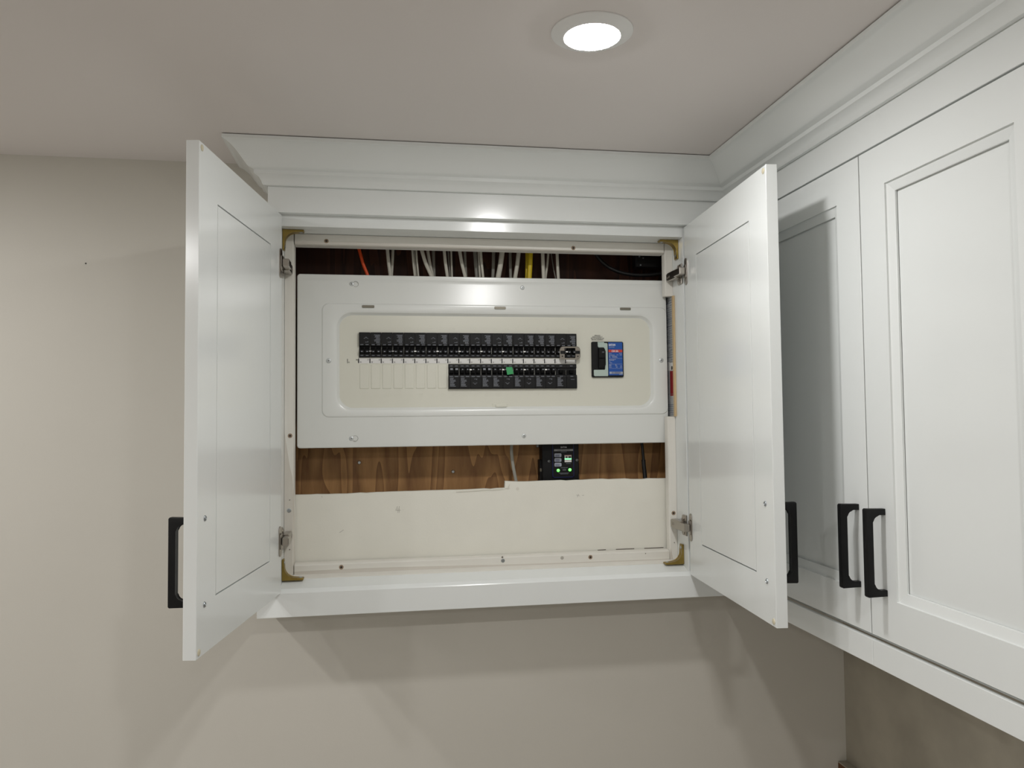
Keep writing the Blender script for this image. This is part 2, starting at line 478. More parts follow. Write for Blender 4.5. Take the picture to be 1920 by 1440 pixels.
# ------------------------------------------------------------------ breaker cabinet (shallow box round the panel)
BX0, BX1 = -.161, .742      # inner faces of the box sides
HZ = .3425                  # underside of the box top
SZ = -.418
FY = -.096                  # face of the box front
cab = thing('breaker_cabinet', 'shallow white wall cabinet with both doors open around the breaker panel', 'cabinet', (.29, -.05, -.48))
part('side_panel', B(XF0+.0005, BX0, FY, YW-.0005, SZ-.012, HZ+.060, bev=.0006), 'cab', cab)
part('side_panel', B(BX1, BX1+.024, FY, .030, SZ-.012, HZ+.060, bev=.0006), 'cab', cab)
part('top_panel', P([(FY, HZ), (YW-.0005, HZ), (YW-.0005, .40), (FY, .40)], 0, BX0+.0004, BX1-.0004), 'cab', cab)
part('face_rail', B(BX0+.0005, BX1-.0005, FY-.0008, FY-.0002, HZ+.0002, DT+.02), 'cab', cab)
part('corner_filler', B(BX1+.0245, XC+.016, FY, FY+.018, -.44, .41), 'cab', cab)
part('frieze', B(XF0, XC-.0004, YF, FY-.001, .3672, FRZ+.004, bev=.0007), 'cab', cab)
part('frieze_return', B(XF0, XF0+.018, FY-.0008, YW-.0006, .4030, FRZ+.004), 'cab', cab)
part('sill_panel', P([(-.0255, -.4115), (-.050, -.4160), (-.0955, -.4262), (-.0955, -.446), (-.0255, -.446)], 0, BX0+.0004, BX1-.0004), 'cab', cab)
part('sill_strip', P([(-.0300, -.4113), (-.052, -.4156), (-.052, -.4167), (-.0300, -.4128)], 0, BX0+.0008, BX1-.0008), 'pine', cab, 'bare whitewashed wood strip at the back of the sill')
part('light_rail', P([(-.0957, -.4263), (-.0985, -.4268), (-.1050, -.4330), (-.1065, -.4350), (-.1065, RLB+.0008), (-.1057, RLB), (-.0860, RLB), (-.0860, -.4465), (-.0957, -.4465)], 0, -.2060, XC-.0006, bev=.0004), 'cab', cab)
part('light_rail_return', B(-.2060, -.1880, -.0855, YW-.0006, RLB, -.4350, bev=.0004), 'cab', cab)
part('bottom_panel', B(-.187, XC-.001, -.0850, YW-.0008, -.4600, -.4475), 'cab', cab)

# whitewashed pine ledger frame screwed round the opening
PF, PB = -.0300, -.0026
rail_top = [(PF, HZ-.0008), (PF, .3200), (PF+.003, .3182), (PF+.010, .3170), (PB, .3170), (PB, HZ-.0008)]
pr_t = part('pine_rail', P(rail_top, 0, -.1392, .7208), 'pine', cab)
rail_bot = [(PF, -.4112), (PF, -.3925), (PF+.003, -.3905), (PF+.010, -.3890), (PB, -.3890), (PB, -.4112)]
pr_b = part('pine_rail', P(rail_bot, 0, -.1392, .7208), 'pine', cab)
stl = [(BX0+.0005, PF), (-.1435, PF), (-.1412, PF+.003), (-.1400, PF+.010), (-.1400, PB), (BX0+.0005, PB)]
ps_l = part('pine_stile', P(stl, 2, -.4110, HZ-.0008), 'pinev', cab)
def stile_r(z0, z1):
    q = [(BX1-.0005, PF), (.7245, PF), (.7226, PF+.003), (.7216, PF+.010), (.7216, -.0112), (BX1-.0005, -.0112)]
    return part('pine_stile', P(q, 2, z0, z1), 'pinev', cab)
ps_ru = stile_r(.2150, HZ-.0008)
ps_rl = stile_r(-.4110, -.0735)
part('cut_edge', B(BX1-.0040, BX1-.0004, -.040, PF-.0002, -.0733, .2148), 'raw', cab, 'raw wood edge where the right pine upright was notched')
def sunk_screw(x, z, host, mat_head='dkscrew'):
    b = bm_new(); n = 16
    loft(b, [[(x+r*math.cos(2*math.pi*k/n), y, z+r*math.sin(2*math.pi*k/n)) for k in range(n)] for r, y in ((.0050, PF-.0001), (.0046, PF-.0007), (.0036, PF-.0004))], cap1=True)
    rim = part('screw', b, 'rimwood', host)
    return rim
def dot(x, z, r, host, mat, nm):
    b = bm_new(); disc(b, (x, PF-.0003, z), r, 12, 1, .0006); return part(nm, b, mat, host)
for x, z, h in ((-.0704, .3272, pr_t), (.4975, .3255, pr_t), (-.0384, -.3947-.004, pr_b), (.5284, -.3985, pr_b), (-.1485, -.1073, ps_l), (.7330, -.3026, ps_rl)):
    sunk_screw(x, z, h); dot(x, z, .0023, h, 'ink', 'screw_recess')
dot(-.1504, -.2708, .0046, ps_l, 'zinc', 'zinc_screw'); dot(.3227, -.3985, .0044, pr_b, 'zinc', 'zinc_screw')
dot(.4611, -.3975, .0040, pr_b, 'pencil', 'knot'); dot(.3215, -.3905, .0022, pr_b, 'caulk', 'nail_hole')
dot(-.1490, -.2480, .0012, ps_l, 'caulk', 'nail_hole'); dot(-.1490, -.3560, .0013, ps_l, 'caulk', 'nail_hole'); dot(.7335, -.372, .0012, ps_rl, 'caulk', 'nail_hole'); dot(.662, -.395, .0012, pr_b, 'caulk', 'nail_hole')

# yellow zinc corner braces
def brace(cx, cz, sx, sz, label):
    L_, t, w = .045, .0042, .017
    g = .024
    p = [(0, 0), (L_-.001, 0), (L_, .0012), (L_, t-.0010), (L_-.001, t), (g+.010, t+.0006)]
    p += [(g+.004-(g-t+.004)*math.sin(a), t+.0008+(g-t+.003)*(1-math.cos(a))) for a in [math.pi/2*k/8 for k in range(1, 8)]]
    p += [(t+.0006, g+.010), (t, L_-.001), (t-.001, L_), (.0012, L_), (0, L_-.001)]
    pts = [(cx+sx*(x+.0004), cz+sz*(z+.0004)) for x, z in p]
    y0 = -.070
    b = part('corner_brace', P(pts, 1, y0, y0+w, bev=.0006), 'brass', cab, label, smooth=35)
    for dx, dz, ax in ((L_-.007, t, 2), (t, L_-.008, 0)):
        s = bm_new(); n = 12
        c = Vector((cx+sx*(dx+.0004), y0+w/2, cz+sz*(dz+.0004)))
        if ax == 2: loops = [[(c.x+r*math.cos(2*math.pi*k/n), c.y+r*math.sin(2*math.pi*k/n), c.z+sz*h) for k in range(n)] for r, h in ((.004, 0), (.0038, .0008), (.002, .0016))]
        else: loops = [[(c.x+sx*h, c.y+r*math.cos(2*math.pi*k/n), c.z+r*math.sin(2*math.pi*k/n)) for k in range(n)] for r, h in ((.004, 0), (.0038, .0008), (.002, .0016))]
        loft(s, loops, cap0=True, cap1=True)
        part('brace_screw', s, 'zinc', b)
brace(BX0, HZ, 1, -1, 'yellow zinc corner brace at the upper left')
brace(BX1, HZ, -1, -1, 'yellow zinc corner brace at the upper right')
brace(BX0, -.4160, 1, 1, 'yellow zinc corner brace at the lower left')
brace(BX1, -.4160, -1, 1, 'yellow zinc corner brace at the lower right')

# label sheet on the box side where the upright is cut away
lb = part('label_sheet', B(BX1-.0016, BX1-.0004, -.0296, .0290, -.0730, .2145), 'label', cab, 'grey printed label strip right of the panel cover')
b = bm_new()
xx = BX1-.0017
random.seed(5)
z = .208
while z > -.068:
    h = random.choice((.0016, .0022, .0030))
    if not (-.042 < z < .058):
        box(b, xx-.0001, xx, -.027, random.uniform(-.012, .027), z-h, z)
    z -= h+random.uniform(.0014, .004)
for z in (.165, .118, .085, .060, -.020, -.045): box(b, xx-.00012, xx, -.028, .028, z, z+.0007)
lp = part('print', b, 'prn', lb); lp['kind'] = 'stuff'
part('white_patch', B(xx-.0001, xx, -.028, .028, .0375, .0590), 'strip', lb)
b = bm_new(); disc(b, (xx, -.018, .0430), .0050, 16, 0, .0002); part('black_symbol', b, 'ink', lb)
part('red_warning', B(xx-.0001, xx, -.0285, -.004, -.0240, .0360), 'dred', lb)

# hinges
def hinge(door, mat, zc, side, bx):
    """side: +1 hinge on the right-hand box side, -1 on the left; bx = box side face"""
    b = bm_new()
    s = -side
    # flange on the inner face of the door, with its cup
    pts = rrect(.0025, .0195, zc-.031, zc+.031, .0075, 5)
    q = bm_new(); prism(q, pts, 1, TH, TH+.0022, bev=.0006); merge(b, xf(q, mat))
    q = bm_new(); prism(q, rrect(.004, .0185, zc-.017, zc+.017, .006, 4), 1, TH+.0022, TH+.0048, bev=.001); merge(b, xf(q, mat))
    # winged plate on the box side
    x0, x1 = sorted((bx, bx+s*.0035))
    q = bm_new(); prism(q, [(-.0930, zc-.0235), (-.0700, zc-.0235), (-.0660, zc-.0180), (-.0620, zc), (-.0660, zc+.0180), (-.0700, zc+.0235), (-.0930, zc+.0235)], 0, x0, x1, bev=.0010); merge(b, q)
    for dz in (-.0165, .0165):
        q = bm_new(); disc(q, (bx+s*.0035, -.0800, zc+dz), .0052, 14, 0, .0022 if s < 0 else -.0022); merge(b, q)
    # arm with raised side walls
    x0, x1 = sorted((bx+s*.0036, bx+s*.0180))
    arm = [(-.0330, zc-.0085), (-.0330, zc+.0085), (-.0420, zc+.0105), (-.0960, zc+.0105), (-.0960, zc-.0105), (-.0420, zc-.0105)]
    q = P(arm, 0, x0, x1, bev=.0014); merge(b, q)
    x0, x1 = sorted((bx+s*.0080, bx+s*.0215))
    q = B(x0, x1, -.1290, -.0900, zc-.0085, zc+.0085, bev=.0018); merge(b, q)
    for yy, rr in ((-.0420, .0034), (-.0520, .0026)):
        q = bm_new(); disc(q, (bx+s*.0180, yy, zc), rr, 10, 0, .0012 if s < 0 else -.0012); merge(b, q)
    part('hinge', b, 'nick', door, 'nickel concealed hinge', smooth=35)
mL, wL = door_matrix((-.1573, -.1074), (-.2244, -.5567), -1)
dl = make_door(cab, mL, wL, 'left door of the breaker cabinet, swung open', wL-.031, hz=(-.2220, -.3600))
mR, wR = door_matrix((.7415, -.1074), (.7109, -.5615), 1)
dr = make_door(cab, mR, wR, 'right door of the breaker cabinet, swung open', wR-.034, hz=(-.2250, -.3640))
for z in (.2580, -.3245):
    hinge(dl, mL, z, -1, BX0); hinge(dr, mR, z, 1, BX1)

# ------------------------------------------------------------------ right-hand cabinet
rc = thing('wall_cabinet', 'white wall cabinet with two closed panelled doors and black handles on the right wall', 'cabinet', (1.0, -.6, -.48))
YC0, YC1 = -.140, -1.018
xf0 = XC+TH+.001
part('case', B(xf0+.018, XR-.0006, YC1, YC0, -.452, .41), 'cab', rc)
fbm = bm_new()
lo = [[(xf0, y, z) for y, z in ((YC0-i, -.445+i*.5), (YC1+i*.5, -.445+i*.5), (YC1+i*.5, .41-i), (YC0-i, .41-i))] for i in (0, .038)]
lo2 = [[(xf0+.0175, y, z) for x, y, z in l] for l in lo[::-1]]
part('face_frame', loft(fbm, lo+lo2, closed=True), 'cab', rc)
part('frieze', B(XC, xf0-.0004, YC1-.04, YF-.0004, DT+.0032, FRZ+.004, bev=.0007), 'cab', rc)
part('light_rail', B(XC-.0003, XC+.0085, -.6228, -.1072, RLB, DB-.0085, bev=.0008), 'cab', rc)
part('light_rail', B(XC-.0003, XC+.0085, YC1-.04, -.6236, RLB, DB-.0085, bev=.0008), 'cab', rc)
def rdoor(yh, yf, label, hu):
    h = Vector((XC+TH, yh, 0)); f = Vector((XC+TH, yf, 0))
    sign = 1 if (yf > yh) else -1
    m, w = door_matrix(h, f, sign)
    return make_door(rc, m, w, label, hu(w), screws=False, bumpers=False)
rdoor(-.1640, -.6192, 'closed door next to the room corner', lambda w: w-.0286)
rdoor(-1.0160, -.6222, 'closed door nearest the right edge', lambda w: w-.0390)

# ------------------------------------------------------------------ breaker panel
pan = thing('breaker_box', 'white electrical breaker panel with two rows of black breakers inside the open cabinet', 'breaker panel', (.30, .03, -.14))
part('enclosure', B(-.10, .7300, .0040, .0870, -.118, .236), 'box', pan)
FX0, FX1, FZ0, FZ1 = -.0495, .6975, -.0525, .1705     # breaker field
CX0, CX1, CZ0, CZ1 = -.1370, .7350, -.1365, .2575     # cover
RX0, RX1, RZ0, RZ1 = -.0800, .7312, -.0660, .1885     # raised band
def ring(x0, x1, z0, z1, r, y): return [(a, y, c) for a, c in rrect(x0, x1, z0, z1, r, 8)]
loops = [ring(CX0+.001, CX1-.0005, CZ0+.001, CZ1-.001, .006, .0035),
         ring(CX0, CX1, CZ0, CZ1, .007, .0025),
         ring(CX0, CX1, CZ0, CZ1, .007, .0008),
         ring(CX0+.0015, CX1-.0006, CZ0+.0015, CZ1-.0015, .006, -.0006),
         ring(CX0+.0050, CX1-.0012, CZ0+.0050, CZ1-.0100, .008, -.0012),
         ring(CX0+.0085, CX1-.0014, CZ0+.0085, CZ1-.0110, .008, -.0017),
         ring(CX0+.0160, CX1-.0018, CZ0+.0150, CZ1-.0190, .010, -.0025),
         ring(RX0-.0022, RX1+.0010, RZ0-.0022, RZ1+.0022, .016, -.0082),
         ring(RX0, RX1, RZ0, RZ1, .015, -.0100),
         ring(RX0+.002, RX1-.002, RZ0+.002, RZ1-.002, .014, -.0104),
         ring(FX0-.0050, FX1+.0050, FZ0-.0050, FZ1+.0050, .038, -.0104),
         ring(FX0-.0014, FX1+.0014, FZ0-.0014, FZ1+.0014, .035, -.0098),
         ring(FX0+.0006, FX1-.0006, FZ0+.0006, FZ1-.0006, .034, -.0086),
         ring(FX0+.0050, FX1-.0050, FZ0+.0050, FZ1-.0050, .031, -.0012),
         ring(FX0+.0070, FX1-.0070, FZ0+.0070, FZ1-.0070, .030, .0004)]
cov = part('cover', loft(bm_new(), loops), 'steel', pan, smooth=22, recalc=True)
part('breaker_field', P(rrect(FX0+.0056, FX1-.0056, FZ0+.0056, FZ1-.0056, .0305, 8), 1, -.0005, .0030), 'field', pan, 'cream plate around the breakers')
def pscrew(x, z, y, slot=True, r=.0050):
    b = bm_new(); n = 18
    loft(b, [[(x+q*math.cos(2*math.pi*k/n), yy, z+q*math.sin(2*math.pi*k/n)) for k in range(n)] for q, yy in ((r, y), (r, y-.0008), (r*.85, y-.0016), (r*.45, y-.0019))], cap0=True, cap1=True)
    sc = part('cover_screw', b, 'pale_zinc', pan, smooth=40)
    b = bm_new()
    box(b, x-.0018, x+.0018, y-.0021, y-.00185, z-.0004, z+.0004); box(b, x-.0004, x+.0004, y-.00208, y-.00185, z-.0018, z+.0018)
    stuff(part('cross_recess', b, 'dkscrew', sc))
    if slot:   # keyhole slot pressed next to the screw
        b = bm_new(); 
        o = [(x+.0085+.0062*math.cos(a), z+.0062*math.sin(a)) for a in [math.radians(-130+260*k/14) for k in range(15)]]
        for p, q in zip(o[:-1], o[1:]): bar(b, p, q, .0009, y-.0002, .0008)
        part('keyhole_rim', b, 'keyrim', pan)
pscrew(-.0155, .2358, -.0028); pscrew(-.0172, -.1158, -.0030)
pscrew(.3793, .2336, -.0029, False); pscrew(.3793, -.1153, -.0030, False)
pscrew(-.0667, .0598, -.0104, False, .0056); pscrew(.7163, .0621, -.0104, False, .0056)
for x0, x1, z in ((.0072, .0348, .1835), (.3113, .3379, .1841), (.6151, .6418, .1855)):
    part('hinge_slot', P(rrect(x0, x1, z-.0030, z+.0030, .0016, 3), 1, -.0122, -.0100, bev=.0005), 'slot', pan)
b = bm_new()
loft(b, [[(x, y, z) for x, z in rrect(.3054+i, .3433-i, -.0500+i, -.0385-i, .002, 3)] for i, y in ((0, -.0004), (.0008, -.0014))], cap0=True, cap1=True)
lt = part('latch', b, 'field', pan)
b = bm_new()
loft(b, [[(x, y, z) for x, z in rrect(.3125+i, .3395-i, -.0480+i, -.0412-i, .0012, 3)] for i, y in ((0, -.0014), (.0004, -.0044), (.0012, -.0050))], cap0=True, cap1=True)
part('latch_tab', b, 'field', lt)

# --- breakers
U = .0254
yP = -.0005                      # front of the field
ZT, ZB1, ZB2, ZB3 = .1250, .0680, .0531, -.0048
def mod_profile(up):
    """(v, y): v runs outwards from the middle strip"""
    pr = [(0, yP), (0, -.0040), (.0085, -.0046), (.0095, -.0010), (.0245, -.0010), (.0262, -.0072), (.0300, -.0085), (.0545, -.0085), (.0570, -.0070), (.0570, yP)]
    return pr
def toZ(v, up): return (ZB1+v) if up else (ZB2-v*(.0579/.0570))
def module(bm, x0, up, w=U):
    pts = [(y, toZ(v, up)) for v, y in mod_profile(up)]
    prism(bm, pts, 0, x0+.0003, x0+w-.0003)
def toggle_bm(x, up):
    z = lambda v: toZ(v, up)
    pts = [(-.0010, z(.0235)), (-.0062, z(.0215)), (-.0120, z(.0160)), (-.0124, z(.0120)), (-.0095, z(.0098)), (-.0010, z(.0105))]
    return P(pts, 0, x-.0046, x+.0046, bev=.0005)
def print_text_block(bm, x0, up, right):
    """illegible rating print: a block of short dashes"""
    random.seed(11)
    for k in range(9):
        v = .0325+k*.0023
        z = toZ(v, up)
        l = .0085+random.uniform(0, .0065)
        if k in (0, 1): l = .0085
        xa = x0+U-.0035-l if right else x0+.0035
        xcur = xa; xe = xa+l
        while xcur < xe-.0008:
            seg = random.uniform(.0012, .0030)
            box(bm, xcur, min(xcur+seg, xe), -.0088, -.0085, z-.0006, z+.0006)
            xcur += seg+.0006
def print_symbol(bm, x0, up, right):
    s = 1 if up else -1
    xc = x0+(.0160 if right else .0105); zc = toZ(.0440 if up else .0445, up)
    y = -.0085
    bar(bm, (xc-.0024, zc-s*.0012), (xc-.0012, zc+s*.0018), .0007, y); bar(bm, (xc-.0012, zc+s*.0018), (xc+.0012, zc+s*.0018), .0007, y); bar(bm, (xc+.0012, zc+s*.0018), (xc+.0024, zc-s*.0012), .0007, y)
    bar(bm, (xc-.0050, zc-s*.001), (xc-.0036, zc-s*.001), .0009, y); bar(bm, (xc+.0036, zc-s*.001), (xc+.0050, zc-s*.001), .0009, y)
    z2 = toZ(.0345, up)
    bar(bm, (xc-.0020, z2), (xc+.0052, z2), .0007, y); bar(bm, (xc+.0040, z2), (xc+.0040, z2+s*.0022), .0010, y); 
def print_common(bm, x0, up, single=False):
    y1, y2 = -.0085, -.0046
    for k in ((0, 1) if not single else (0,)):
        xm = x0+(.0068 if k == 0 else .0186) if not single else x0+U/2
        for vv, yy, w in ((.0288, -.0082, .0072), (.0045, -.0044, .0064)):
            z = toZ(vv, up)
            for j in range(4):
                a = xm-w/2+j*w/4
                box(bm, a, a+w/4*.72, yy-.0003, yy, z-.0008, z+.0008)
def print_ratings(bm, x0, up):
    for xm in (x0+.0068, x0+.0186):
        z = toZ(.0128, up)
        box(bm, xm-.0016, xm+.0016, -.0127, -.0122, z-.0011, z+.0011)
CACHE = {}
def breaker(col, n, up, label=None, dot_mat=None, kinds='st', single_toggles=False, bright=False):
    """n modules wide, col = first module column"""
    x0 = col*U
    key = (n, up, kinds, single_toggles, bright)
    if key in CACHE:
        src, kids, c0 = CACHE[key]
        sh = Vector(((col-c0)*U, 0, 0))
        o = dup(src, pan, sh)
        for k in kids:
            c = k.copy(); COL.objects.link(c); c.parent = o
        if label: o['label'] = label
    else:
        bm = bm_new()
        for i in range(n): module(bm, x0+i*U, up)
        o = part('breaker', bm, 'blk', pan, label)
        kids = []
        for i in range(n):
            for d in ((.0068, .0186) if not single_toggles else (.0127,)):
                kids.append(part('toggle', toggle_bm(x0+i*U+d, up), 'blk2', o))
        b = bm_new()
        for i in range(n):
            k = kinds[i]
            if k == 't': print_text_block(b, x0+i*U, up, up)
            elif k == 's': print_symbol(b, x0+i*U, up, up)
            elif k == 'l':
                z = toZ(.036, up); bar(b, (x0+i*U+.010, z), (x0+i*U+.019, z), .0007, -.0085)
            print_common(b, x0+i*U, up, single_toggles)
            if not bright: print_ratings(b, x0+i*U, up)
        kids.append(part('print', b, 'prn', o)); kids[-1]['kind'] = 'stuff'
        if bright:
            b = bm_new()
            for i in range(n):
                for xm in (x0+i*U+.0068, x0+i*U+.0186):
                    z = toZ(.0122, up); box(b, xm-.0030, xm+.0030, -.0129, -.0124, z-.0020, z+.0020)
            kids.append(part('rating_print', b, 'prn', o)); kids[-1]['kind'] = 'stuff'
        if single_toggles:   # handle tie joining the two toggles
            z0, z1 = sorted((toZ(.0105, up), toZ(.0150, up)))
            kids.append(part('handle_tie', B(x0+.0060, x0+n*U-.0060, -.0150, -.0118, z0, z1, bev=.0006), 'blk', o))
        CACHE[key] = (o, kids, col)
    if dot_mat:
        zc = toZ(.0135, up)
        b = B(x0+n*U/2-.0026, x0+n*U/2+.0026, -.0142, -.0118, zc-.0014, zc+.0014, bev=.0004)
        part('tie_pin', b, dot_mat, o)
    return o
M['greypin'] = plain('grey_plastic', (150, 150, 152), .5)
for i, c in enumerate((0, 2, 4, 6, 8, 10, 12, 14)):
    breaker(c, 2, True, None, 'greypin' if c in (0, 2) else 'white', 'st')
breaker(16, 1, True, None, None, 't'); breaker(17, 1, True, None, None, 't')
last = breaker(18, 2, True, 'black breaker under a metal lock clip', 'white', 'st')
breaker(8, 1, False, None, None, 't', bright=True)
for c in (9, 12, 14, 16): breaker(c, 2, False, 'black breaker with green tape on it' if c == 12 else None, 'white', 'ts')
breaker(11, 1, False, None, None, 't', bright=True)
breaker(18, 2, False, 'black double breaker with joined toggles', None, 'tl', True)
# metal lock clip over the last upper breaker
cx, cz = .4905, .0785
loops = [[(x, y, z) for x, z in rrect(cx-.0258+i, cx+.0240-i, cz-.0155+i, cz+.0155-i, .0085, 5)] for i, y in ((0, -.0125), (0, -.0160), (.0008, -.0168))]
inner = [[(x, y, z) for x, z in rrect(cx-.0142+i, cx+.0120-i, cz-.0120+i, cz+.0118-i, .0012, 5)] for i, y in ((0, -.0168), (0, -.0125))]
clip = part('lock_clip', loft(bm_new(), loops+inner, closed=True), 'nick', pan, 'metal lock clip', smooth=35)
for xa, xb in ((cx-.0242, cx-.0143), (cx+.0121, cx+.0226)):
    part('dark_slot', B(xa, xb, -.0176, -.0169, cz-.0022, cz+.0052), 'blk', clip)
for xa in (cx-.0196, cx+.0178):
    b = bm_new(); disc(b, (xa, -.0169, cz-.0078), .0017, 12, 1, .0006); part('set_screw', b, 'ink', clip)
# green tape on the lower row
b = bm_new()
tp = [(.3366, .0452), (.3512, .0455), (.3548, .0300), (.3396, .0270)]
vs = []
for y in (-.0130, -.0135):
    vs.append([b.verts.new((x, y-(.0008 if i in (1,) else 0), z)) for i, (x, z) in enumerate(tp)])
b.faces.new(vs[0]); b.faces.new(vs[1][::-1])
for i in range(4): b.faces.new((vs[0][i], vs[0][(i+1) % 4], vs[1][(i+1) % 4], vs[1][i]))
part('green_tape', b, 'tape', pan, 'small square of green tape on a lower breaker')
# empty spaces, lower row
for i in range(8):
    x0 = i*U
    b = bm_new()
    lo = [[(x, y, z) for x, z in rrect(x0+.0016+k, x0+U-.0032-k, ZB3+.0015+k, ZB2-.0010-k, .0012, 2)] for k, y in ((0, yP-.0001), (.0006, yP-.0012), (.0012, yP-.0014))]
    loft(b, lo, cap0=True, cap1=True)
    o = part('knockout', b, 'field', pan)
# number strip
part('number_strip', B(-.0012, 20*U+.0004, yP-.0006, yP-.0001, .0546, .0664), 'strip', pan)
b = bm_new()
for i in range(21):
    x = i*U-.0008
    box(b, x-(.0011 if i < 20 else .0004), x+(.0011 if i < 20 else .0004), yP-.0011, yP-.0005, .0552, .0655)
box(b, -.0262, -.0252, yP-.0006, yP, .0548, .0650)
for i in range(20):
    n = 20-i
    merge(b, text_bm(str(2*n), .0042, (i*U+.0014, yP-.0007, .0562)))
    merge(b, text_bm(str(2*n-1), .0042, (i*U-.0028, yP-.0007, .0612), 'RIGHT'))
merge(b, text_bm('A', .0050, (-.0242, yP-.0003, .0555)))
npn = part('number_print', b, 'ink', pan); npn['kind'] = 'stuff'
# embossed circuit numbers in the cream plate
b = bm_new()
for i in range(3, 20):
    merge(b, text_bm(str(2*(20-i)), .0115, ((i+.2)*U, yP+.0001, .1335+.0012*math.sin(i*2.3)), depth=.0006))
for i in range(0, 20):
    merge(b, text_bm(str(2*(20-i)-1), .0105, ((i+.3)*U, yP+.0001, -.0215), depth=.0006))
npn = part('embossed_numbers', b, 'field', pan); npn['kind'] = 'stuff'

# --- main breaker
mx0, mx1, mz0, mz1 = .5450, .6235, .0213, .1068
mb = part('main_breaker', P(rrect(mx0, mx1, mz0, mz1, .0035, 4), 1, -.0062, yP, bev=.0010), 'blk', pan, 'main breaker with blue label')
def mbx(px): return mx0+(px-210)/(1120-210)*(mx1-mx0)
def mbz(py): return mz1-(py-305)/(1325-305)*(mz1-mz0)
bz = [(380, 318), (565, 318), (565, 345), (640, 348), (660, 372), (668, 1270), (655, 1290), (285, 1290), (262, 1268), (258, 1125), (275, 1110), (570, 1110), (585, 1090), (590, 1000), (606, 960), (606, 570), (585, 545), (570, 490), (550, 472), (410, 472), (385, 440)]
part('bezel', P([(mbx(a), mbz(c)) for a, c in bz], 1, -.0075, -.0062), 'bez', mb, 'pale grey-green bezel')
part('toggle', P([(-.0062, mbz(1090)), (-.0118, mbz(1040)), (-.0118, mbz(800)), (-.0150, mbz(770)), (-.0150, mbz(520)), (-.0062, mbz(490))], 0, mbx(390), mbx(566), bev=.0008), 'blk2', mb)
merge_t = text_bm('200', .0040, (mbx(470), -.0152, mbz(630)))
stuff(part('rating_print', merge_t, 'prn', mb))
part('label', B(mbx(685), mbx(1085), -.0074, -.0062, mbz(1268), mbz(325)), 'blue', mb, 'blue printed label')
part('red_band', B(mbx(685), mbx(1082), -.0078, -.0074, mbz(610), mbz(535)), 'red', mb)
b = text_bm('EATON', .0068, (mbx(695), -.0075, mbz(425)), xs=.72, bold=.0002)
merge(b, text_bm('CSR 25k', .0060, (mbx(770), -.0079, mbz(600)), xs=.80, bold=.0001))
stuff(part('bright_print', b, 'prnb', mb))
b = bm_new()
random.seed(21)
def dashes(xa, xb, py, h=.0011):
    x = mbx(xa); xe = mbx(xb); z = mbz(py)
    while x < xe-.0006:
        s = random.uniform(.0008, .0022); box(b, x, min(x+s, xe), -.0077, -.0074, z-h/2, z+h/2); x += s+.0005
for xa, xb, py in ((695, 860, 460), (695, 770, 650), (990, 1070, 645), (700, 860, 690), (915, 970, 685), (1005, 1070, 685), (700, 735, 722), (775, 920, 722), (700, 745, 752), (790, 945, 752), (700, 900, 815), (700, 850, 840), (700, 745, 885), (730, 790, 915), (700, 770, 970), (870, 910, 970), (700, 760, 1000), (880, 930, 1000), (1020, 1070, 1000), (700, 770, 1035), (895, 940, 1035), (1015, 1070, 1035), (985, 1085, 1240)):
    dashes(xa, xb, py)
for py in (785, 945, 1072): box(b, mbx(700), mbx(1080), -.0077, -.0074, mbz(py)-.0002, mbz(py)+.0002)
stuff(part('fine_print', b, 'tag', mb))
part('barcode_patch', B(mbx(710), mbx(1085), -.0077, -.0074, mbz(1228), mbz(1165)), 'tag', mb)
b = bm_new()
x = mbx(768)
while x < mbx(1030):
    w = random.choice((.0003, .0005, .0008)); box(b, x, x+w, -.0079, -.0076, mbz(1225), mbz(1168)); x += w+random.choice((.0004, .0006, .0009))
stuff(part('barcode', b, 'navy', mb))
b = bm_new()
for k, s in enumerate(('SERVICE', 'DISCONNECT', 'SECTIONNEUR DE', 'BRANCHEMENT')):
    merge(b, text_bm(s, .0042, (.5610, yP-.0003, .1206-.0034*k), 'CENTER', xs=.95))
stuff(part('service_print', b, 'greyink', pan))

# ------------------------------------------------------------------ surge protector under the panel
sp = thing('surge_protector', 'black surge protector with two green lights below the breaker panel', 'surge protector', (.478, .06, -.22))
SX0, SX1, SZ0, SZ1, SY = .4330, .5240, -.2320, -.1290, .0500
body = P(rrect(SX0, SX1, SZ0, SZ1, .004, 4), 1, SY, .0870, bev=.0015)
box(body, SX0-.0042, SX0+.001, .060, .086, -.2310, -.1760, bev=.001); box(body, SX1-.001, SX1+.0030, .060, .086, -.2120, -.1850, bev=.001)
part('body', body, 'blk', sp)
fx0, fx1 = .4575, .5110
fp = part('face_plate', P(rrect(fx0, fx1, -.2190, -.1320, .0045, 5), 1, SY-.0030, SY, bev=.0008), 'navy', sp, 'navy edged front plate')
part('face', P(rrect(fx0+.0016, fx1-.0016, -.2168, -.1335, .0035, 5), 1, SY-.0036, SY-.0030), 'blk', sp)
fy = SY-.0036
def sxz(px, py): return (SX0+.0245+(px-740)/(1300-740)*(fx1-fx0), -.1390-(py-170)/(1000-170)*.0775)
b = text_bm('EATON', .0058, (sxz(955, 262)[0], fy-.0003, sxz(955, 262)[1]), xs=.78)
stuff(part('maker_print', b, 'prnb', sp))
x0, z0 = sxz(785, 340); x1, z1 = sxz(1278, 290)
part('title_bar', B(x0, x1, fy-.0004, fy, z0, z1), 'box', sp)
b = text_bm('SURGE PROTECTION', .0034, ((x0+x1)/2, fy-.0006, z0+.0010), 'CENTER', xs=.95); stuff(part('title_print', b, 'ink', sp))
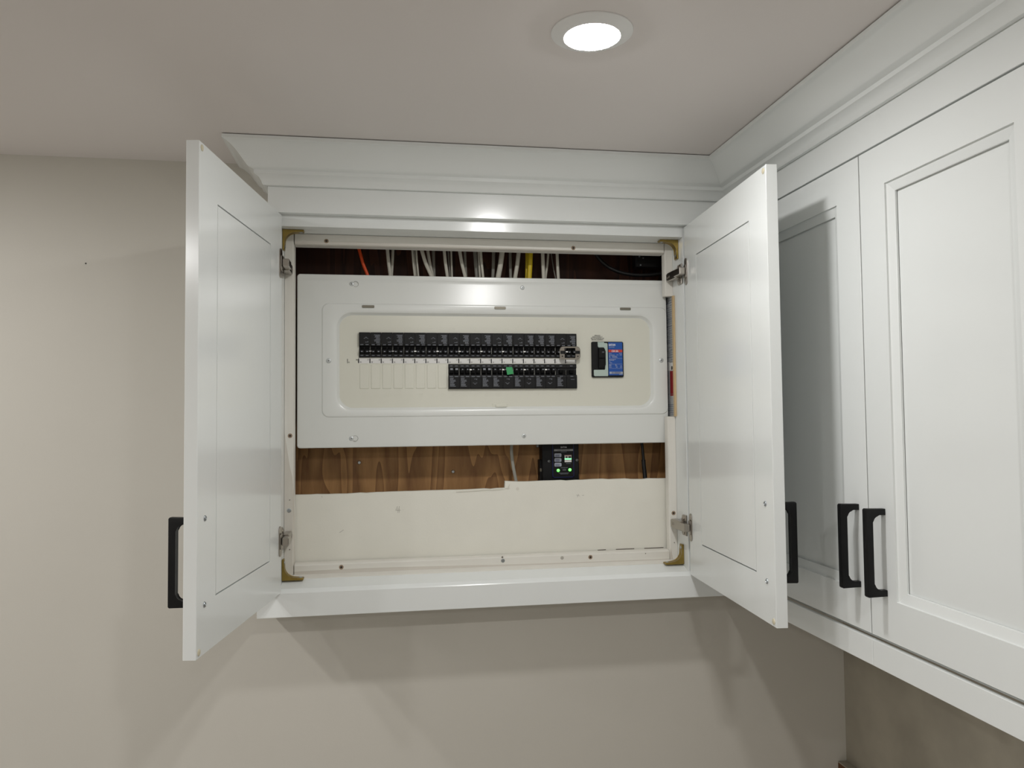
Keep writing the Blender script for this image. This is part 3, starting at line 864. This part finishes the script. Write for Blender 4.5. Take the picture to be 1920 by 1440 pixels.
for k, py in enumerate((398, 520, 642)):
    xa, zb = sxz(792, py+95); xb, za = sxz(972, py)
    tg = part('tag', P(rrect(xa, xb, zb, za, .0024, 4), 1, fy-.0006, fy), 'tag', sp)
    b = bm_new()
    for j in range(3):
        box(b, xa+.0020, xb-.0040-.0012*((j+k) % 2), fy-.0009, fy-.0006, za-.0030-j*.0021-.0009, za-.0030-j*.0021)
    stuff(part('print', b, 'navy', tg))
xa, zb = sxz(1055, 630); xb, za = sxz(1232, 445)
scr = part('status_window', B(xa, xb, fy-.0006, fy, zb, za), 'strip', sp, 'small white status window')
part('window_line', B(xa, xb, fy-.0010, fy-.0006, zb+(za-zb)*.40, zb+(za-zb)*.52), 'scr', scr)
b = bm_new(); box(b, xa+.0026, xa+.0070, fy-.0010, fy-.0006, za-.0068, za-.0032); box(b, xa+.0095, xb-.0012, fy-.0010, fy-.0006, za-.0072, za-.0030)
stuff(part('print', b, 'ink', scr))
part('red_line', B(xa+.0015, xb-.0015, fy-.0010, fy-.0006, za-.0014, za-.0004), 'red', scr)
for px, py in ((885, 838), (1188, 828)):
    x, z = sxz(px, py); b = bm_new(); disc(b, (x, fy, z), .0037, 18, 1, .0016); part('status_light', b, 'led', sp, 'glowing green light', smooth=40)
b = bm_new()
for pxa, pxb, py in ((955, 1140, 770), (1000, 1090, 812), (1000, 1090, 840), (900, 1180, 905), (940, 1150, 932), (960, 1110, 362), (1090, 1215, 665)):
    xa, z = sxz(pxa, py); xb, _ = sxz(pxb, py); x = xa
    while x < xb-.0006:
        box(b, x, min(x+.0016, xb), fy-.0003, fy, z-.0005, z+.0005); x += .0022
stuff(part('fine_print', b, 'prn', sp))
for px, py in ((658, 598), (1387, 582)):
    x, z = sxz(px, py); b = bm_new(); disc(b, (x, SY, z), .0030, 14, 1, .0012); part('screw', b, 'zinc', sp)
    b = bm_new(); disc(b, (x, SY-.0012, z), .0016, 10, 1, .0004); part('screw_recess', b, 'ink', sp)
part('side_label', B(SX0-.0040, SX0+.0010, .0588, .0598, -.2040, -.1965), 'slot', sp)

# ------------------------------------------------------------------ cables
def ray(px, py):
    a = px-960; b_ = py-720
    u = a*_cr+b_*_sr; v = -a*_sr+b_*_cr
    return F_PX*_F+u*_R-v*_U
def at(px, py, y):
    d = ray(px, py); t = (y-CAM.y)/d.y
    return CAM+d*t
# Each cable comes down out of the ceiling space and goes into the top of the enclosure.
ZTOP, ZIN = .398, .240
def cable(name, top, bot, wpx, y, mat, label, group=None, yb=None):
    a = at(top[0], top[1], y); c = at(bot[0], bot[1], yb or y)
    d = (c-a)
    k0 = (ZTOP-a.z)/d.z; k1 = (ZIN-c.z)/d.z
    p0 = a+d*k0*.8; p0.z = ZTOP; p3 = c+d*k1*.6; p3.z = ZIN
    w = wpx/1470.0*(y+1.82)
    mid = (a+c)/2 + Vector(((c.x-a.x)*-.08, 0, 0))
    bm = tube(bm_new(), [p0, a, mid, c, p3], w*.30 if w > .006 else w*.5, 10, sx=(.5/.30 if w > .006 else 1.0))
    return tagit(part(name, bm, mat, smooth=60), label, 'cable', group)
G = 'white cables above the panel'
cs = [  # top px, bottom px, width, depth
 ((726.5, 470), (732, 519), 6.5, .034, 'first white cable from the left above the breaker panel, beside the orange one'),
 ((736.5, 470), (734, 518), 5.5, .048, 'second white cable from the left, crossing behind the first above the panel'),
 ((773, 470), (777.5, 519), 3.8, .032, 'third white cable from the left above the panel, thin left one of a close trio'),
 ((776.5, 470), (780.5, 519), 3.6, .042, 'fourth white cable from the left above the panel, middle one of a close trio'),
 ((780.5, 470), (784.5, 519), 3.6, .034, 'fifth white cable from the left above the panel, right one of a close trio'),
 ((791, 470), (809.5, 520), 7.0, .030, 'sixth white cable from the left above the panel, strongly slanted to the right'),
 ((802, 470), (811.5, 520), 6.0, .046, 'seventh white cable from the left above the panel, tucked behind the strongly slanted one'),
 ((812.5, 470), (814, 520), 6.0, .060, 'eighth white cable from the left above the panel, dim upright one behind'),
 ((833, 471), (839, 520), 6.2, .032, 'ninth white cable from the left above the panel, bright flat one'),
 ((840.5, 471), (844, 520), 3.2, .050, 'tenth white cable from the left above the panel, thin dim one'),
 ((846, 471), (847.5, 520), 3.8, .044, 'eleventh white cable from the left above the panel, thin and nearly upright'),
 ((862, 471), (872.5, 521), 6.6, .032, 'twelfth white cable from the left above the panel, bright and slanted to the right'),
 ((871.5, 471), (874, 521), 5.2, .050, 'thirteenth white cable from the left above the panel, behind the slanted one'),
 ((890.5, 472), (894.5, 522), 7.5, .054, 'fourteenth white cable from the left above the panel, wide dim one'),
 ((897.5, 472), (900, 522), 4.4, .040, 'fifteenth white cable from the left above the panel, narrow and steep'),
 ((901.5, 472), (906, 522), 5.0, .032, 'sixteenth white cable from the left above the panel, right of a narrow steep one'),
 ((925.5, 472), (924, 523), 6.4, .056, 'seventeenth white cable from the left above the panel, dim and nearly upright'),
 ((941.5, 472), (933.5, 523), 10.0, .031, 'eighteenth white cable from the left above the panel, widest bright one, leaning left'),
 ((956.5, 473), (957.5, 523), 5.8, .055, 'nineteenth white cable from the left above the panel, dim one beside the widest'),
 ((972.5, 473), (965.5, 523), 8.0, .036, 'twentieth white cable from the left above the panel, curving left next to the yellow one'),
 ((1017.5, 474), (1019.5, 524), 7.2, .032, 'white cable right of the yellow cables above the panel, upright and bright'),
 ((1028, 474), (1022.5, 524), 4.6, .046, 'white cable right of the yellow cables above the panel, leaning left behind a bright one'),
 ((1044.5, 474), (1047, 524), 6.2, .034, 'rightmost white cable above the panel'),
]
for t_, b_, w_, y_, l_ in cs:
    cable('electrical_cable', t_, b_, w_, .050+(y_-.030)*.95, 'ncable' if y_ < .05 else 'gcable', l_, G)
cable('electrical_cable', (675, 474), (689.5, 517), 6.0, .058, 'ocable', 'orange cable above the left end of the breaker panel')
cable('electrical_cable', (995, 473), (992.5, 523), 9.0, .052, 'ycable', 'yellow cable above the breaker panel, front one of two', 'yellow cables above the panel')
cable('electrical_cable', (988, 473), (987.5, 523), 6.0, .070, 'ycable', 'yellow cable above the breaker panel, narrow one behind the other', 'yellow cables above the panel')
cable('electrical_cable', (1035, 486), (1042, 524), 2.2, .076, 'gcable', 'thin dark bare wire beside the rightmost white cable above the panel')
# black cable looping down at the upper right into a dark connector
pts = [at(1098, 440, .060), at(1116, 474, .058), at(1133, 495, .056), at(1158, 509, .054), at(1190, 515.5, .052), at(1225, 515, .052), at(1262, 508, .054)]
tagit(part('power_cable', tube(bm_new(), pts, .0048, 10), 'bcable', smooth=60), 'thick black cable sagging at the upper right above the breaker panel', 'cable')
bb = bm_new(); c0 = at(1190, 503, .066); c1 = at(1252, 470, .066)
box(bb, c0.x, c1.x-.01, .058, .0865, c0.z, c1.z, bev=.003)
cn = thing('cable_connector', 'black cable connector in the dark upper right corner above the panel', 'connector', (c0.x+.03, .07, c0.z))
part('housing', bb, 'bcable', cn)
for px, py in ((1199, 481), (1206, 484), (1201, 497)):
    p = at(px, py, .058); b = bm_new(); disc(b, p, .0022, 10, 1, .0012); part('screw', b, 'zinc', cn)
# flat cable and black cord below the panel
p0, p1, p2, p3 = at(960, 826, .050), at(959, 846, .050), at(962.5, 876, .046), at(971, 918, .038)
tagit(part('electrical_cable', tube(bm_new(), [p0, p1, p2, p3], .0020, 10, sx=1.9), 'gcable', smooth=60), 'pale flat cable hanging below the breaker panel left of the surge protector', 'cable')
p0, p1, p2, p3 = at(1203, 826, .060), at(1205, 845, .058), at(1207, 868, .056), at(1210, 915, .050)
cd = thing('power_cable', 'black cable with a plug hanging below the right end of the breaker panel', 'cable', at(1208, 880, .055))
part('cable_jacket', tube(bm_new(), [p0, p1, p2], .0036, 10), 'bcable', cd, smooth=60)
part('plug', tube(bm_new(), [at(1206.5, 862, .056), at(1207, 872, .056), at(1209, 890, .055), at(1210, 912, .052)], .0052, 10), 'bcable', cd, smooth=60)
# small nail mark on the left part of the wall
b = bm_new(); p = at(161, 494, YW); disc(b, (p.x, YW, p.z), .0016, 10, 1, .0012)
tagit(part('nail', b, 'dkscrew'), 'tiny dark nail in the greige wall left of the open left door', 'nail')
